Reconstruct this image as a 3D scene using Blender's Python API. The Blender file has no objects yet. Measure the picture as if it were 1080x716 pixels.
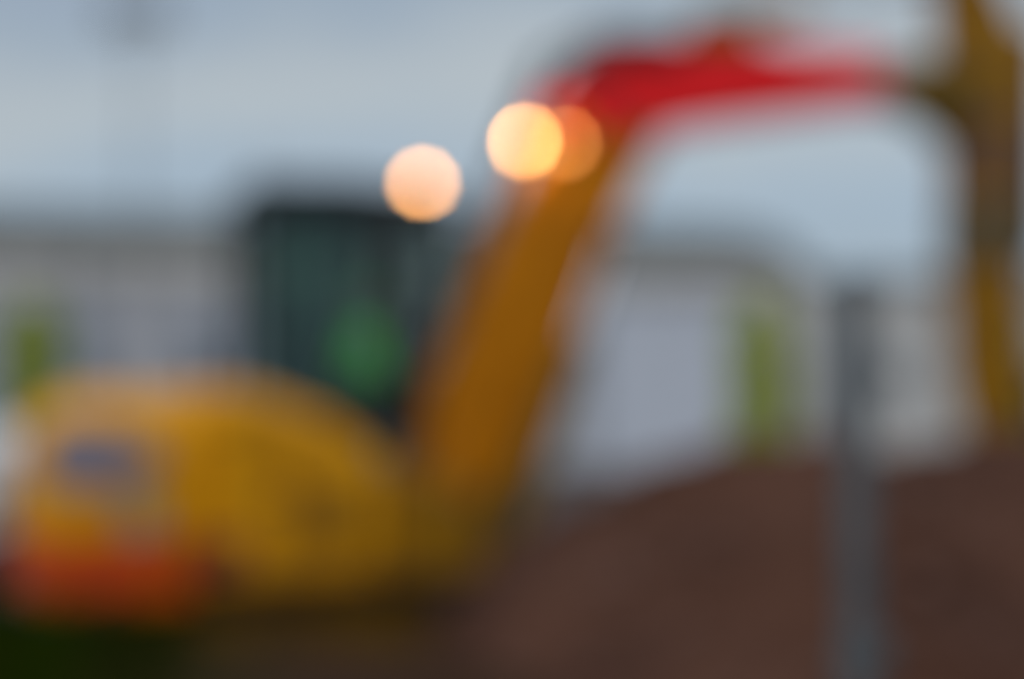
import bpy, bmesh, math, random
from mathutils import Vector, Matrix, noise
R = math.radians
random.seed(7)
scene = bpy.context.scene
COL = scene.collection
F = 1500.0          # focal length in photo pixels (50 mm on a 36 mm wide frame)
CAMH = 1.8
HOR = 430.0         # horizon row

# ------------------------------------------------------------------ materials
def mat(name, col, rough=0.6, metal=0.0, var=0.12, scale=6.0, bump=0.0, bscale=40.0, col2=None, spec=0.5,
        emis=None, estr=0.0, coat=0.0, streak=False):
    m = bpy.data.materials.new(name); m.use_nodes = True
    nt = m.node_tree; b = nt.nodes['Principled BSDF']
    tc = nt.nodes.new('ShaderNodeTexCoord')
    n = nt.nodes.new('ShaderNodeTexNoise'); n.inputs['Scale'].default_value = scale
    n.inputs['Detail'].default_value = 6; n.inputs['Roughness'].default_value = 0.6
    if streak:
        mp = nt.nodes.new('ShaderNodeMapping'); mp.inputs['Scale'].default_value = (1, 1, 0.15)
        nt.links.new(tc.outputs['Object'], mp.inputs[0]); nt.links.new(mp.outputs[0], n.inputs['Vector'])
    else:
        nt.links.new(tc.outputs['Object'], n.inputs['Vector'])
    r = nt.nodes.new('ShaderNodeValToRGB')
    r.color_ramp.elements[0].position = 0.3; r.color_ramp.elements[1].position = 0.7
    c2 = col2 if col2 else tuple(c*(1-var*2) for c in col)
    r.color_ramp.elements[0].color = (*c2, 1); r.color_ramp.elements[1].color = (*tuple(min(1, c*(1+var)) for c in col), 1)
    nt.links.new(n.outputs['Fac'], r.inputs[0]); nt.links.new(r.outputs[0], b.inputs['Base Color'])
    b.inputs['Metallic'].default_value = metal
    b.inputs['Specular IOR Level'].default_value = spec
    mr = nt.nodes.new('ShaderNodeMapRange'); mr.inputs[3].default_value = max(0.02, rough-0.1); mr.inputs[4].default_value = min(1, rough+0.12)
    nt.links.new(n.outputs['Fac'], mr.inputs[0]); nt.links.new(mr.outputs[0], b.inputs['Roughness'])
    b.inputs['Coat Weight'].default_value = coat
    if bump:
        n2 = nt.nodes.new('ShaderNodeTexNoise'); n2.inputs['Scale'].default_value = bscale; n2.inputs['Detail'].default_value = 5
        nt.links.new(tc.outputs['Object'], n2.inputs['Vector'])
        bp = nt.nodes.new('ShaderNodeBump'); bp.inputs['Strength'].default_value = bump; bp.inputs['Distance'].default_value = 0.02
        nt.links.new(n2.outputs['Fac'], bp.inputs['Height']); nt.links.new(bp.outputs[0], b.inputs['Normal'])
    if emis:
        b.inputs['Emission Color'].default_value = (*emis, 1); b.inputs['Emission Strength'].default_value = estr
    return m

def glass(name, tint, refl=0.08):
    m = bpy.data.materials.new(name); m.use_nodes = True
    nt = m.node_tree; nt.nodes.clear()
    out = nt.nodes.new('ShaderNodeOutputMaterial')
    tr = nt.nodes.new('ShaderNodeBsdfTransparent'); tr.inputs[0].default_value = (*tint, 1)
    gl = nt.nodes.new('ShaderNodeBsdfGlossy'); gl.inputs['Roughness'].default_value = 0.03
    gl.inputs[0].default_value = (0.75, 0.9, 0.9, 1)
    lw = nt.nodes.new('ShaderNodeLayerWeight'); lw.inputs[0].default_value = 0.25
    mr = nt.nodes.new('ShaderNodeMapRange'); mr.inputs[3].default_value = refl; mr.inputs[4].default_value = 0.7
    mx = nt.nodes.new('ShaderNodeMixShader')
    nt.links.new(lw.outputs['Fresnel'], mr.inputs[0]); nt.links.new(mr.outputs[0], mx.inputs[0])
    nt.links.new(tr.outputs[0], mx.inputs[1]); nt.links.new(gl.outputs[0], mx.inputs[2])
    nt.links.new(mx.outputs[0], out.inputs[0])
    return m

M = {}
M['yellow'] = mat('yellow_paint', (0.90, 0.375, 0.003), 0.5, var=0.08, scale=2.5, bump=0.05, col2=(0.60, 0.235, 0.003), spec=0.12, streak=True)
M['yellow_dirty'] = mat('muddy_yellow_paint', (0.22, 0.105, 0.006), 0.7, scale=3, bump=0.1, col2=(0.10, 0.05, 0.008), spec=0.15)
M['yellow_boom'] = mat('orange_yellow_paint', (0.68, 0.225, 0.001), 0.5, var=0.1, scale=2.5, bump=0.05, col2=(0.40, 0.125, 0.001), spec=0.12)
M['yellow_shade'] = mat('shaded_yellow_paint', (0.38, 0.165, 0.001), 0.55, scale=3, bump=0.05, col2=(0.24, 0.10, 0.001), spec=0.2)  # darker copy of the machine yellow, shade put into the colour
M['brown'] = mat('deep_shaded_yellow_paint', (0.24, 0.125, 0.008), 0.6, scale=3, bump=0.05, col2=(0.12, 0.065, 0.006), spec=0.2)  # deepest yellow copy, the dark around the boom foot painted in
M['red'] = mat('glowing_red_paint', (0.95, 0.016, 0.020), 0.5, var=0.05, scale=2.0, bump=0.04, col2=(0.85, 0.014, 0.016), spec=0.12, emis=(1, .02, .02), estr=0.07)  # weak self-glow added so the red boom looks more brightly lit
M['orange_red'] = mat('orange_red_reflective', (0.70, 0.066, 0.004), 0.5, scale=3, var=0.15, spec=0.2)
M['decal_blue'] = mat('slate_blue_decal', (0.27, 0.22, 0.26), 0.5, scale=5)
M['decal_plum'] = mat('dark_plum_decal', (0.10, 0.065, 0.085), 0.5, scale=5, spec=0.2)
M['guard'] = mat('muddy_grey_guard', (0.16, 0.11, 0.05), 0.6, scale=4, spec=0.2)
M['dark_red'] = mat('faded_red_paint', (0.26, 0.055, 0.03), 0.6, scale=4, spec=0.1)
M['decal_pale'] = mat('pale_grey_decal', (0.36, 0.30, 0.20), 0.5, scale=5)
M['black'] = mat('black_plastic', (0.014, 0.016, 0.018), 0.5, spec=0.3, scale=8, bump=0.05)
M['rubber'] = mat('black_rubber', (0.018, 0.018, 0.018), 0.8, scale=8)
M['steel_dark'] = mat('dark_steel', (0.07, 0.06, 0.055), 0.55, metal=0.6, scale=7, bump=0.1)
M['track'] = mat('muddy_track_steel', (0.05, 0.035, 0.026), 0.75, scale=9, bump=0.3, col2=(0.02, 0.016, 0.014))
M['chrome'] = mat('chromed_rod', (0.45, 0.45, 0.46), 0.25, metal=0.9, scale=5)
M['grey_metal'] = mat('grey_cylinder_paint', (0.12, 0.12, 0.12), 0.5, scale=5)
M['galv'] = mat('galvanised_steel', (0.125, 0.135, 0.14), 0.55, metal=0.0, spec=0.3, scale=14, bump=0.05, var=0.2)
M['seat'] = mat('seat_fabric', (0.03, 0.04, 0.045), 0.9, scale=20)
M['hivis'] = mat('lime_hi_vis_fabric', (0.20, 1.0, 0.08), 0.8, var=0.08, scale=10, bump=0.1, emis=(.12, 1, .10), estr=0.02)  # faint emission lifts the jacket's brightness inside the dark cab
M['tape'] = mat('silver_reflective_tape', (0.5, 0.55, 0.55), 0.4, scale=10)
M['trouser'] = mat('navy_fabric', (0.02, 0.025, 0.05), 0.9, scale=15)
M['skin'] = mat('skin', (0.45, 0.24, 0.17), 0.6, scale=12, var=0.06)
M['hat'] = mat('green_shell', (0.10, 0.45, 0.08), 0.4, scale=5)
M['glass'] = glass('green_tinted_glass', (0.56, 0.72, 0.62), .035)
M['glass_dark'] = glass('dark_green_tinted_glass', (0.14, 0.25, 0.23), .04)
M['glass_clear'] = glass('lightly_tinted_glass', (0.62, 0.72, 0.70), .05)
M['car_glass'] = glass('dark_vehicle_glass', (0.1, 0.12, 0.12), 0.06)
M['white'] = mat('white_vehicle_paint', (0.78, 0.80, 0.82), 0.35, var=0.04, scale=3, coat=0.3)
M['wall'] = mat('pale_grey_cladding', (0.60, 0.58, 0.60), 0.7, var=0.06, scale=0.4, streak=True)
M['wall_blue'] = mat('lavender_grey_cladding', (0.71, 0.715, 0.77), 0.7, var=0.04, scale=0.5, streak=True)
M['cream'] = mat('beige_trim_cladding', (0.80, 0.74, 0.66), 0.7, var=0.05, scale=0.8)
M['wall_warm'] = mat('warm_grey_render', (0.64, 0.60, 0.56), 0.8, var=0.06, scale=0.5)
M['roof'] = mat('grey_roof_sheet', (0.27, 0.29, 0.29), 0.6, var=0.08, scale=0.6)
M['shutter'] = mat('grey_shutter', (0.44, 0.46, 0.52), 0.6, scale=1.5, var=0.05)
M['win'] = mat('dark_window_glass', (0.15, 0.17, 0.19), 0.15, scale=1.0, var=0.1)
M['soil'] = mat('brown_soil', (0.108, 0.046, 0.028), 0.95, scale=1.1, bump=0.9, bscale=18, col2=(0.045, 0.018, 0.011), spec=0.05)
M['stone'] = mat('brown_stone', (0.20, 0.10, 0.07), 0.85, scale=4, bump=0.4, col2=(0.08, 0.038, 0.028), spec=0.1)
M['mud'] = mat('dark_mud', (0.07, 0.045, 0.037), 0.9, scale=0.9, bump=0.6, bscale=9, col2=(0.045, 0.028, 0.022))
M['bank'] = mat('mossy_bank', (0.014, 0.024, 0.001), 0.95, scale=2.2, bump=0.6, bscale=12, col2=(0.012, 0.012, 0.002), spec=0.0)
_nt = M['bank'].node_tree; _b = _nt.nodes['Principled BSDF']; _src = _b.inputs['Base Color'].links[0].from_socket
_tc = _nt.nodes.new('ShaderNodeTexCoord'); _sx = _nt.nodes.new('ShaderNodeSeparateXYZ'); _mr = _nt.nodes.new('ShaderNodeMapRange')
_mr.inputs[1].default_value = -1.7; _mr.inputs[2].default_value = -.7       # moss gives way to bare mud towards the excavator's tracks
_mx = _nt.nodes.new('ShaderNodeMix'); _mx.data_type = 'RGBA'; _mx.inputs[7].default_value = (.048, .025, .015, 1)
_nt.links.new(_tc.outputs['Object'], _sx.inputs[0]); _nt.links.new(_sx.outputs['X'], _mr.inputs[0]); _nt.links.new(_mr.outputs[0], _mx.inputs[0])
_nt.links.new(_src, _mx.inputs[6]); _nt.links.new(_mx.outputs[2], _b.inputs['Base Color'])
M['grass'] = mat('dark_grass', (0.018, 0.034, 0.001), 0.9, scale=3, col2=(0.010, 0.016, 0.001), spec=0.0)
M['conifer'] = mat('golden_conifer_foliage', (0.56, 0.60, 0.001), 0.8, scale=2.2, col2=(0.28, 0.34, 0.001), spec=0.1)
M['conifer_dark'] = mat('green_conifer_foliage', (0.05, 0.10, 0.02), 0.8, scale=2.2, col2=(0.02, 0.05, 0.01))
M['bark'] = mat('bark', (0.08, 0.05, 0.035), 0.9, scale=12, bump=0.5)
M['concrete'] = mat('concrete', (0.22, 0.21, 0.20), 0.9, scale=10, bump=0.3)
M['lens'] = mat('lit_amber_lens', (0.9, 0.6, 0.3), 0.3, emis=(1.0, 0.42, 0.12), estr=15.0)
M['lens_dim'] = mat('dim_amber_lens', (0.9, 0.5, 0.2), 0.3, emis=(1.0, 0.36, 0.05), estr=0.5)
M['lens_off'] = mat('clear_lamp_lens', (0.4, 0.4, 0.4), 0.2)
M['lens_red'] = mat('red_lamp_lens', (0.4, 0.02, 0.02), 0.3)
M['lens_orange'] = mat('orange_lamp_lens', (0.5, 0.15, 0.02), 0.3)

# ------------------------------------------------------------------ mesh builder
class MB:
    def __init__(s): s.bm = bmesh.new()
    def poly(s, faces_pts):
        for pts in faces_pts: s.bm.faces.new([s.bm.verts.new(p) for p in pts])
        return s
    def box(s, a, b):
        x0, y0, z0 = a; x1, y1, z1 = b
        v = [s.bm.verts.new(p) for p in ((x0,y0,z0),(x1,y0,z0),(x1,y1,z0),(x0,y1,z0),(x0,y0,z1),(x1,y0,z1),(x1,y1,z1),(x0,y1,z1))]
        for f in ((0,3,2,1),(4,5,6,7),(0,1,5,4),(1,2,6,5),(2,3,7,6),(3,0,4,7)): s.bm.faces.new([v[i] for i in f])
        return s
    def prism_y(s, prof, y0, y1):      # (x, z) profile swept over y
        a = [s.bm.verts.new((x, y0, z)) for x, z in prof]; b = [s.bm.verts.new((x, y1, z)) for x, z in prof]
        s._close(a, b); return s
    def prism_z(s, prof, z0, z1):      # (x, y) outline swept over z
        a = [s.bm.verts.new((x, y, z0)) for x, y in prof]; b = [s.bm.verts.new((x, y, z1)) for x, y in prof]
        s._close(a, b); return s
    def prism_x(s, prof, x0, x1):
        a = [s.bm.verts.new((x0, y, z)) for y, z in prof]; b = [s.bm.verts.new((x1, y, z)) for y, z in prof]
        s._close(a, b); return s
    def _close(s, a, b):
        n = len(a)
        for i in range(n): s.bm.faces.new((a[i], a[(i+1) % n], b[(i+1) % n], b[i]))
        s.bm.faces.new(a[::-1]); s.bm.faces.new(b)
    def tube(s, pts, r, seg=12, caps=True):
        pts = [Vector(p) for p in pts]; n = len(pts); rs = r if isinstance(r, (list, tuple)) else [r]*n
        rings = []; up = None
        for i, p in enumerate(pts):
            d = (pts[min(i+1, n-1)] - pts[max(i-1, 0)]).normalized()
            if up is None:
                up = Vector((0, 0, 1)) if abs(d.z) < 0.9 else Vector((1, 0, 0))
            u = (up - d*up.dot(d)).normalized(); w = d.cross(u); up = u
            rings.append([s.bm.verts.new(p + (u*math.cos(2*math.pi*k/seg) + w*math.sin(2*math.pi*k/seg))*rs[i]) for k in range(seg)])
        for a, b in zip(rings, rings[1:]):
            for k in range(seg): s.bm.faces.new((a[k], a[(k+1) % seg], b[(k+1) % seg], b[k]))
        if caps: s.bm.faces.new(rings[0][::-1]); s.bm.faces.new(rings[-1])
        return s
    def lathe(s, origin, axis, prof, seg=24):   # prof: (distance along axis, radius)
        o = Vector(origin); d = Vector(axis).normalized()
        return s._lathe(o, d, prof, seg)
    def _lathe(s, o, d, prof, seg):
        d = d.normalized()
        up = Vector((0, 0, 1)) if abs(d.z) < 0.9 else Vector((1, 0, 0)); u = (up - d*up.dot(d)).normalized(); w = d.cross(u)
        rings = [[s.bm.verts.new(o + d*t + (u*math.cos(2*math.pi*k/seg) + w*math.sin(2*math.pi*k/seg))*max(r, 5e-4)) for k in range(seg)] for t, r in prof]
        for a, b in zip(rings, rings[1:]):
            for k in range(seg): s.bm.faces.new((a[k], a[(k+1) % seg], b[(k+1) % seg], b[k]))
        s.bm.faces.new(rings[0][::-1]); s.bm.faces.new(rings[-1]); return s
    def build(s, name, m, parent=None, bevel=0.0, seg=3, smooth=True):
        bmesh.ops.recalc_face_normals(s.bm, faces=s.bm.faces)
        me = bpy.data.meshes.new(name); s.bm.to_mesh(me); s.bm.free()
        me.materials.append(m)
        if smooth:
            for p in me.polygons: p.use_smooth = True
            me.set_sharp_from_angle(angle=R(35))
        o = bpy.data.objects.new(name, me); COL.objects.link(o)
        if parent: o.parent = parent
        if bevel:
            b = o.modifiers.new('bevel', 'BEVEL'); b.width = bevel; b.segments = seg; b.limit_method = 'ANGLE'; b.angle_limit = R(30)
        return o
def thing(name, label, cat, loc=(0,0,0), rz=0.0, group=None):
    o = bpy.data.objects.new(name, None); o.empty_display_size = 0.3; COL.objects.link(o)
    o.location = loc; o.rotation_euler = (0, 0, rz); o['label'] = label; o['category'] = cat
    if group: o['group'] = group
    return o
def tag(o, label, cat, group=None, kind=None):
    o['label'] = label; o['category'] = cat
    if group: o['group'] = group
    if kind: o['kind'] = kind
    return o
def struct(o, label=None):
    o['kind'] = 'structure'
    if label: o['label'] = label
    return o

# ================================================================== SETTING
g = MB(); N = 70
xs = [(-1 if t < 0 else 1)*abs(t)**3*900 for t in [(-1 + 2*i/N) for i in range(N+1)]]
ys = [(-1 if t < 0 else 1)*abs(t)**3*900 for t in [(-1 + 2*i/N) for i in range(N+1)]]
vv = [[g.bm.verts.new((x, y+9, -0.03 + (0.05*noise.noise(Vector((x*.5, y*.5, 0))) if abs(x) < 30 and abs(y) < 30 else 0))) for x in xs] for y in ys]
for j in range(N):
    for i in range(N): g.bm.faces.new((vv[j][i], vv[j][i+1], vv[j+1][i+1], vv[j+1][i]))
struct(g.build('ground', M['mud']), 'dark churned mud of the building site')

# ---- spoil heap (world coordinates baked around its own base)
def interp(x, tab):
    if x <= tab[0][0]: return tab[0][1]
    for (a, b), (c, d) in zip(tab, tab[1:]):
        if x <= c:
            t = (x-a)/(c-a); t = t*t*(3-2*t)*0.5 + t*0.5; return b + (d-b)*t
    return tab[-1][1]
YC = 7.0
def u2x(u, Y): return (u-540)/F*Y
crest = [(u2x(u, YC), CAMH + (HOR-v)/F*YC) for u, v in
         ((200, 745), (300, 728), (430, 700), (480, 640), (535, 574), (600, 520), (660, 489), (730, 469), (800, 458), (900, 451), (1000, 441), (1080, 432), (1250, 428), (1500, 520), (1800, 640), (2200, 815))]
def heap_z(x, y):
    h = interp(x, crest)
    if h < 0.02: h = 0.02
    t = (y-YC)/(4.6 if y < YC else 2.6)
    k = max(0.0, 1-abs(t))
    k = (k*k*(3-2*k))*0.35 + k*0.65
    e = h*k
    nz = noise.fractal(Vector((x*.9, y*.9, 1.3)), 1.0, 2.0, 6)*0.16 + noise.fractal(Vector((x*5, y*5, 4)), 1.0, 2.0, 3)*0.025
    return e + nz*min(1, e*2.0) - 0.04
hp = MB(); NX, NY = 230, 130
grid = [[hp.bm.verts.new((-2.8 + 12.0*i/NX, 2.35 + 7.4*j/NY, heap_z(-2.8 + 12.0*i/NX, 2.35 + 7.4*j/NY))) for i in range(NX+1)] for j in range(NY+1)]
for j in range(NY):
    for i in range(NX): hp.bm.faces.new((grid[j][i], grid[j][i+1], grid[j+1][i+1], grid[j+1][i]))
tag(hp.build('spoil_heap', M['soil']), 'broad heap of brown excavated soil in front of the excavator', 'soil heap')
st = MB()
for _ in range(1500):
    x = random.uniform(-1.5, 6.5); y = random.uniform(3.2, 8.2); z = heap_z(x, y)
    if z < 0.15: continue
    r = random.uniform(0.012, 0.05)*(1.5 if random.random() < .08 else 1)
    mtx = Matrix.Translation((x, y, z + r*0.3)) @ Matrix.Rotation(random.uniform(0, 6), 4, Vector((random.random(), random.random(), 1)).normalized()) @ Matrix.Diagonal((r, r*random.uniform(.6, 1), r*random.uniform(.5, .8), 1))
    res = bmesh.ops.create_icosphere(st.bm, subdivisions=1, radius=1, matrix=mtx)
    for v in res['verts']: v.co += Vector([random.uniform(-.18, .18)*r for _ in range(3)])
tag(st.build('stones', M['stone']), 'loose brown stones and clods strewn over the soil heap', 'stones', kind='stuff')

# ---- grassy bank bottom left
def bank_z(x, y):
    h = interp(x, [(-6, 1.26), (-2.9, 1.24), (-2.2, 1.2), (-1.7, 1.13), (-1.15, 1.06), (-.78, 1.03), (-.4, 1.0), (.2, .86), (1.0, .5), (1.6, 0)])
    k = max(0.0, 1-abs(y-5.6)/(1.5 if y > 5.6 else 2.2)); k = k*k*(3-2*k)
    e = h*k*0.86
    return e + noise.fractal(Vector((x*1.3, y*1.3, 9)), 1.0, 2.0, 4)*0.05*min(1, e*3) - 0.03
bk = MB()
grid = [[bk.bm.verts.new((-6.5 + 8.2*i/140, 3.3 + 4.0*j/70, bank_z(-6.5 + 8.2*i/140, 3.3 + 4.0*j/70))) for i in range(141)] for j in range(71)]
for j in range(70):
    for i in range(140): bk.bm.faces.new((grid[j][i], grid[j][i+1], grid[j+1][i+1], grid[j+1][i]))
struct(bk.build('earth_bank', M['bank']), 'low mossy earth bank in the lower left corner')
gr = MB()
for _ in range(9000):
    x = random.uniform(-5.2, -1.2); y = random.uniform(4.0, 6.9); z = bank_z(x, y)
    if z < 0.2: continue
    if noise.noise(Vector((x*1.6, y*1.6, 3))) < -0.25: continue
    h = random.uniform(0.06, 0.17); a = random.uniform(0, 6.28); w = 0.004; lx = random.uniform(-.07, .07); ly = random.uniform(-.07, .07)
    dx, dy = math.cos(a)*w, math.sin(a)*w
    gr.poly([[(x-dx, y-dy, z-.01), (x+dx, y+dy, z-.01), (x+lx*.4+dx*.7, y+ly*.4+dy*.7, z+h*.6), (x+lx*.4-dx*.7, y+ly*.4-dy*.7, z+h*.6)],
             [(x+lx*.4-dx*.7, y+ly*.4-dy*.7, z+h*.6), (x+lx*.4+dx*.7, y+ly*.4+dy*.7, z+h*.6), (x+lx, y+ly, z+h)]])
tag(gr.build('grass', M['grass'], smooth=False), 'dark rough grass growing over the bank in the lower left corner', 'grass', kind='stuff')

# ---- warehouse
def corrug(mb, x0, x1, y, z0, z1, pitch=0.5, d=0.05, ztop=None):
    n = max(2, int((x1-x0)/pitch*4)); n -= n % 4
    pts = []
    for i in range(n+1):
        x = x0 + (x1-x0)*i/n; pts.append((x, y - (d if i % 4 in (1, 2) else 0)))
    for (a, ya), (b, yb) in zip(pts, pts[1:]):
        za = ztop(a) if ztop else z1; zb = ztop(b) if ztop else z1
        mb.bm.faces.new([mb.bm.verts.new(p) for p in ((a, ya, z0), (b, yb, z0), (b, yb, zb), (a, ya, za))])
W = thing('warehouse', 'long pale grey clad warehouse with grey roof running behind the excavator', 'warehouse', (-8.5, 40, 0), R(12))
# local coordinates: world x = local x - 8.5
mb = MB(); corrug(mb, -22, 10.9, 0, 0, 5.35); mb.box((-22, 0.06, 0), (17.6, 22, 5.35)); mb.build('wall', M['wall'], W, smooth=False)
mb = MB(); corrug(mb, 11.1, 16.3, -0.10, 0, 5.0, 0.45); mb.box((11.1, -0.09, 0), (16.3, 0.055, 5.0)); mb.build('lavender_cladding', M['wall_blue'], W, smooth=False)
mb = MB(); mb.box((-22, -0.2, 5.36), (16.6, -0.06, 6.3)); mb.build('upper_cladding', M['cream'], W, bevel=0.03)
mb = MB(); mb.box((16.95, -0.22, 0), (17.8, 0.05, 5.35)); mb.build('corner_trim', M['cream'], W, bevel=0.03)
rp = [(-22.3, 6.32), (16.6, 6.32), (18.0, 5.45), (18.1, 5.75), (17.5, 6.5), (16.6, 7.05), (15.4, 7.25), (-22.3, 7.25)]
mb = MB(); mb.prism_y(rp, -0.45, 22.3); mb.build('roof', M['roof'], W, bevel=0.04)
mb = MB(); mb.prism_y([(16.65, 5.36), (17.8, 5.36), (17.8, 5.5), (16.65, 6.2)], -0.2, -0.02); mb.build('gable_trim', M['cream'], W)
mb = MB(); mb.tube([(-22.3, -0.55, 6.36), (16.5, -0.55, 6.36)], 0.08, 8); gut = mb.build('gutter', M['roof'], W)
for x in (-9.5, -3.5, 11.0):
    mb = MB(); mb.tube([(x, -0.5, 6.35), (x, -0.3, 6.1), (x, -0.3, 0)], 0.06, 8); mb.build('downpipe', M['roof'], W)
for x in (-6.4, -0.8):
    mb = MB(); mb.box((x-.12, -0.14, 0), (x, -0.03, 4.2)); mb.box((x+3.4, -0.14, 0), (x+3.52, -0.03, 4.2)); mb.box((x-.12, -0.14, 4.2), (x+3.52, -0.03, 4.35))
    fr = mb.build('door_frame', M['roof'], W)
    mb = MB()
    for k in range(21): mb.box((x+.01, -0.10 - (0.02 if k % 2 else 0), k*0.2), (x+3.39, -0.055, k*0.2+0.195))
    mb.build('shutter_door', M['shutter'], W, smooth=False)
V2 = thing('low_building', 'lower warm grey building at the right behind the steel post', 'building', (18, 46, 0))
mb = MB(); mb.box((-8.1, 0, 0), (12, 15, 5.7)); mb.build('wall', M['wall_warm'], V2, bevel=0.03)
mb = MB(); mb.box((-8.35, -0.25, 5.71), (12.2, 15.2, 6.1)); mb.build('roof', M['roof'], V2, bevel=0.03)
for x in (-6.2, -2.6, 4.6, 8.2):
    mb = MB(); mb.box((x-.9, -0.05, 2.2), (x+.9, -0.004, 3.6)); f = mb.build('window', M['cream'], V2)
    mb = MB(); mb.box((x-.8, -0.07, 2.3), (x-.04, -0.052, 3.5)); mb.box((x+.04, -0.07, 2.3), (x+.8, -0.052, 3.5)); mb.build('pane', M['win'], f)
mb = MB(); mb.box((0.4, -0.06, 0), (1.8, -0.004, 2.3)); mb.build('door', M['roof'], V2, bevel=0.01)

# ---- lamp masts
def mast(x, y, h, lab, cat='lamp mast'):
    t = thing('lamp_mast', lab, cat, (x, y, 0), 0, 'lamp masts behind the site')
    mb = MB(); mb._lathe(Vector((0,0,0)), Vector((0,0,1)), [(0, .12), (.5, .12), (.52, .07), (h, .035)], 12); mb.build('pole', M['grey_metal'], t)
    mb = MB(); mb.box((-.75, -.05, h-.06), (.75, .05, h+.04)); mb.build('crossarm', M['grey_metal'], t, bevel=0.01)
    for k in (-.55, 0.0, .55):
        mb = MB(); mb.prism_y([(k-.2, h-.55), (k+.2, h-.55), (k+.24, h-.12), (k-.24, h-.12)], -.18, .12); f = mb.build('floodlight', M['grey_metal'], t, bevel=0.02)
        mb = MB(); mb.box((k-.17, -.19, h-.5), (k+.17, -.183, h-.17)); mb.build('lens', M['lens_off'], f)
    mb = MB(); mb.box((-.3, -.3, -.03), (.3, .3, .03)); mb.build('base_plate', M['grey_metal'], t)
    return t
mast(u2x(144, 34), 34, CAMH + 425/F*34, 'tall floodlight mast rising in the sky at upper left')

# ---- golden conifers
def conifer(u, v, Y, wpx, lab, m, seed):
    rnd = random.Random(seed)
    H = CAMH + (HOR-v)/F*Y; rad = wpx/F*Y/2
    t = thing('conifer', lab, 'conifer', (u2x(u, Y), Y, 0), 0, 'slim conifers in front of the buildings')
    mb = MB(); mb._lathe(Vector((0,0,0)), Vector((0,0,1)), [(0, .09), (H*.5, .05), (H*.92, .012)], 8); mb.build('trunk', M['bark'], t)
    mb = MB()
    for _ in range(5200):
        z = rnd.uniform(0.02, 1)**0.9; a = rnd.uniform(0, 6.283)
        pr = rad*min(1, (1.04-z)*5.0)**.6*(0.75 + 0.25*min(1, z*4))*(1 + .2*noise.noise(Vector((math.cos(a)*1.5, math.sin(a)*1.5, z*6+seed))))
        rr = pr*math.sqrt(rnd.uniform(.35, 1)); c = Vector((math.cos(a)*rr, math.sin(a)*rr, .15 + z*(H-.15)))
        s_ = rnd.uniform(.05, .12); up = Vector((math.cos(a)*.35, math.sin(a)*.35, 1)).normalized(); sd = up.cross(Vector((rnd.uniform(-1, 1), rnd.uniform(-1, 1), .2))).normalized()
        mb.poly([[c - sd*s_*.35, c + sd*s_*.35, c + up*s_*1.7]])
    mb.build('crown', m, t, smooth=False)
conifer(801, 322, 25, 60, 'slim yellow-green conifer before the pale warehouse, left of the steel post', M['conifer'], 1)
conifer(34, 322, 25, 60, 'slim yellow-green conifer at the left edge beside the white van', M['conifer'], 2)
conifer(1072, 335, 25, 50, 'slim yellow-green conifer at the right edge behind the digging arm', M['conifer'], 3)

# ---- white van at the left edge, nose into the frame (heading +x)
def van():
    Y = 13.0; x1 = u2x(34, Y)
    t = thing('van', 'white van with dark windows cut off by the left edge', 'van', (x1-2.6, Y, 0), R(-4))
    # local x: -2.6 rear, 2.6 nose
    prof = [(-2.6, .45), (-2.55, 2.25), (-2.3, 2.42), (0.9, 2.42), (1.35, 2.34), (2.12, 1.62), (2.5, 1.45), (2.6, 1.2), (2.6, .45)]
    mb = MB(); mb.prism_y(prof, -.95, .95); b = mb.build('body', M['white'], t, bevel=0.09)
    mb = MB(); mb.prism_y([(1.0, 1.58), (1.0, 2.18), (1.36, 2.16), (1.93, 1.62), (1.93, 1.58)], -.965, -.952); mb.build('side_window', M['car_glass'], t)
    mb = MB(); mb.prism_y([(1.0, 1.58), (1.0, 2.18), (1.36, 2.16), (1.93, 1.62), (1.93, 1.58)], .952, .965); mb.build('side_window', M['car_glass'], t)
    mb = MB(); mb.poly([[(1.44, -.8, 2.28), (1.44, .8, 2.28), (2.13, .85, 1.635), (2.13, -.85, 1.635)]]); mb.build('windscreen', M['win'], t)
    mb = MB(); mb.box((2.5, -.97, .35), (2.68, .97, .72)); mb.build('bumper', M['black'], t, bevel=.04)
    mb = MB(); mb.box((-2.68, -.97, .35), (-2.5, .97, .62)); mb.build('bumper', M['black'], t, bevel=.04)
    mb = MB(); mb.box((2.603, -.5, .85), (2.63, .5, 1.1)); mb.build('grille', M['black'], t, bevel=.01)
    for s in (-1, 1):
        mb = MB(); mb.box((2.45, s*.78-.13, .85), (2.635, s*.78+.13, 1.15)); mb.build('headlight', M['lens_off'], t, bevel=.03)
        mb = MB(); mb.box((-2.63, s*.86-.07, 1.0), (-2.57, s*.86+.07, 1.5)); mb.build('tail_light', M['lens_red'], t, bevel=.01)
        mb = MB(); mb.box((1.75, s*1.06-.09, 1.62), (1.9, s*1.06+.09, 1.9)); mb.build('mirror', M['black'], t, bevel=.03)
        mb = MB(); mb.box((-2.0, s*.955-.012, .75), (1.6, s*.955+.012, .86)); mb.build('side_moulding', M['black'], t)
        for x in (-1.65, 1.75):
            y0 = s*.86
            mb = MB(); mb._lathe(Vector((x, y0-.11, .34)), Vector((0,1,0)), [(0, .28), (.02, .33), (.06, .34), (.16, .34), (.20, .33), (.22, .28)], 28); w = mb.build('wheel', M['rubber'], t)
            mb = MB(); mb._lathe(Vector((x, y0+s*.105, .34)), Vector((0,s,0)), [(0, .21), (.012, .21), (.02, .16), (.012, .05)], 20); mb.build('rim', M['grey_metal'], w)
van()

# ================================================================== EXCAVATOR
EX = thing('excavator', 'yellow tracked excavator with red upper boom and two lit amber work lights', 'excavator', (-1.37, 9.8, 0), R(20))
P = EX
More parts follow.
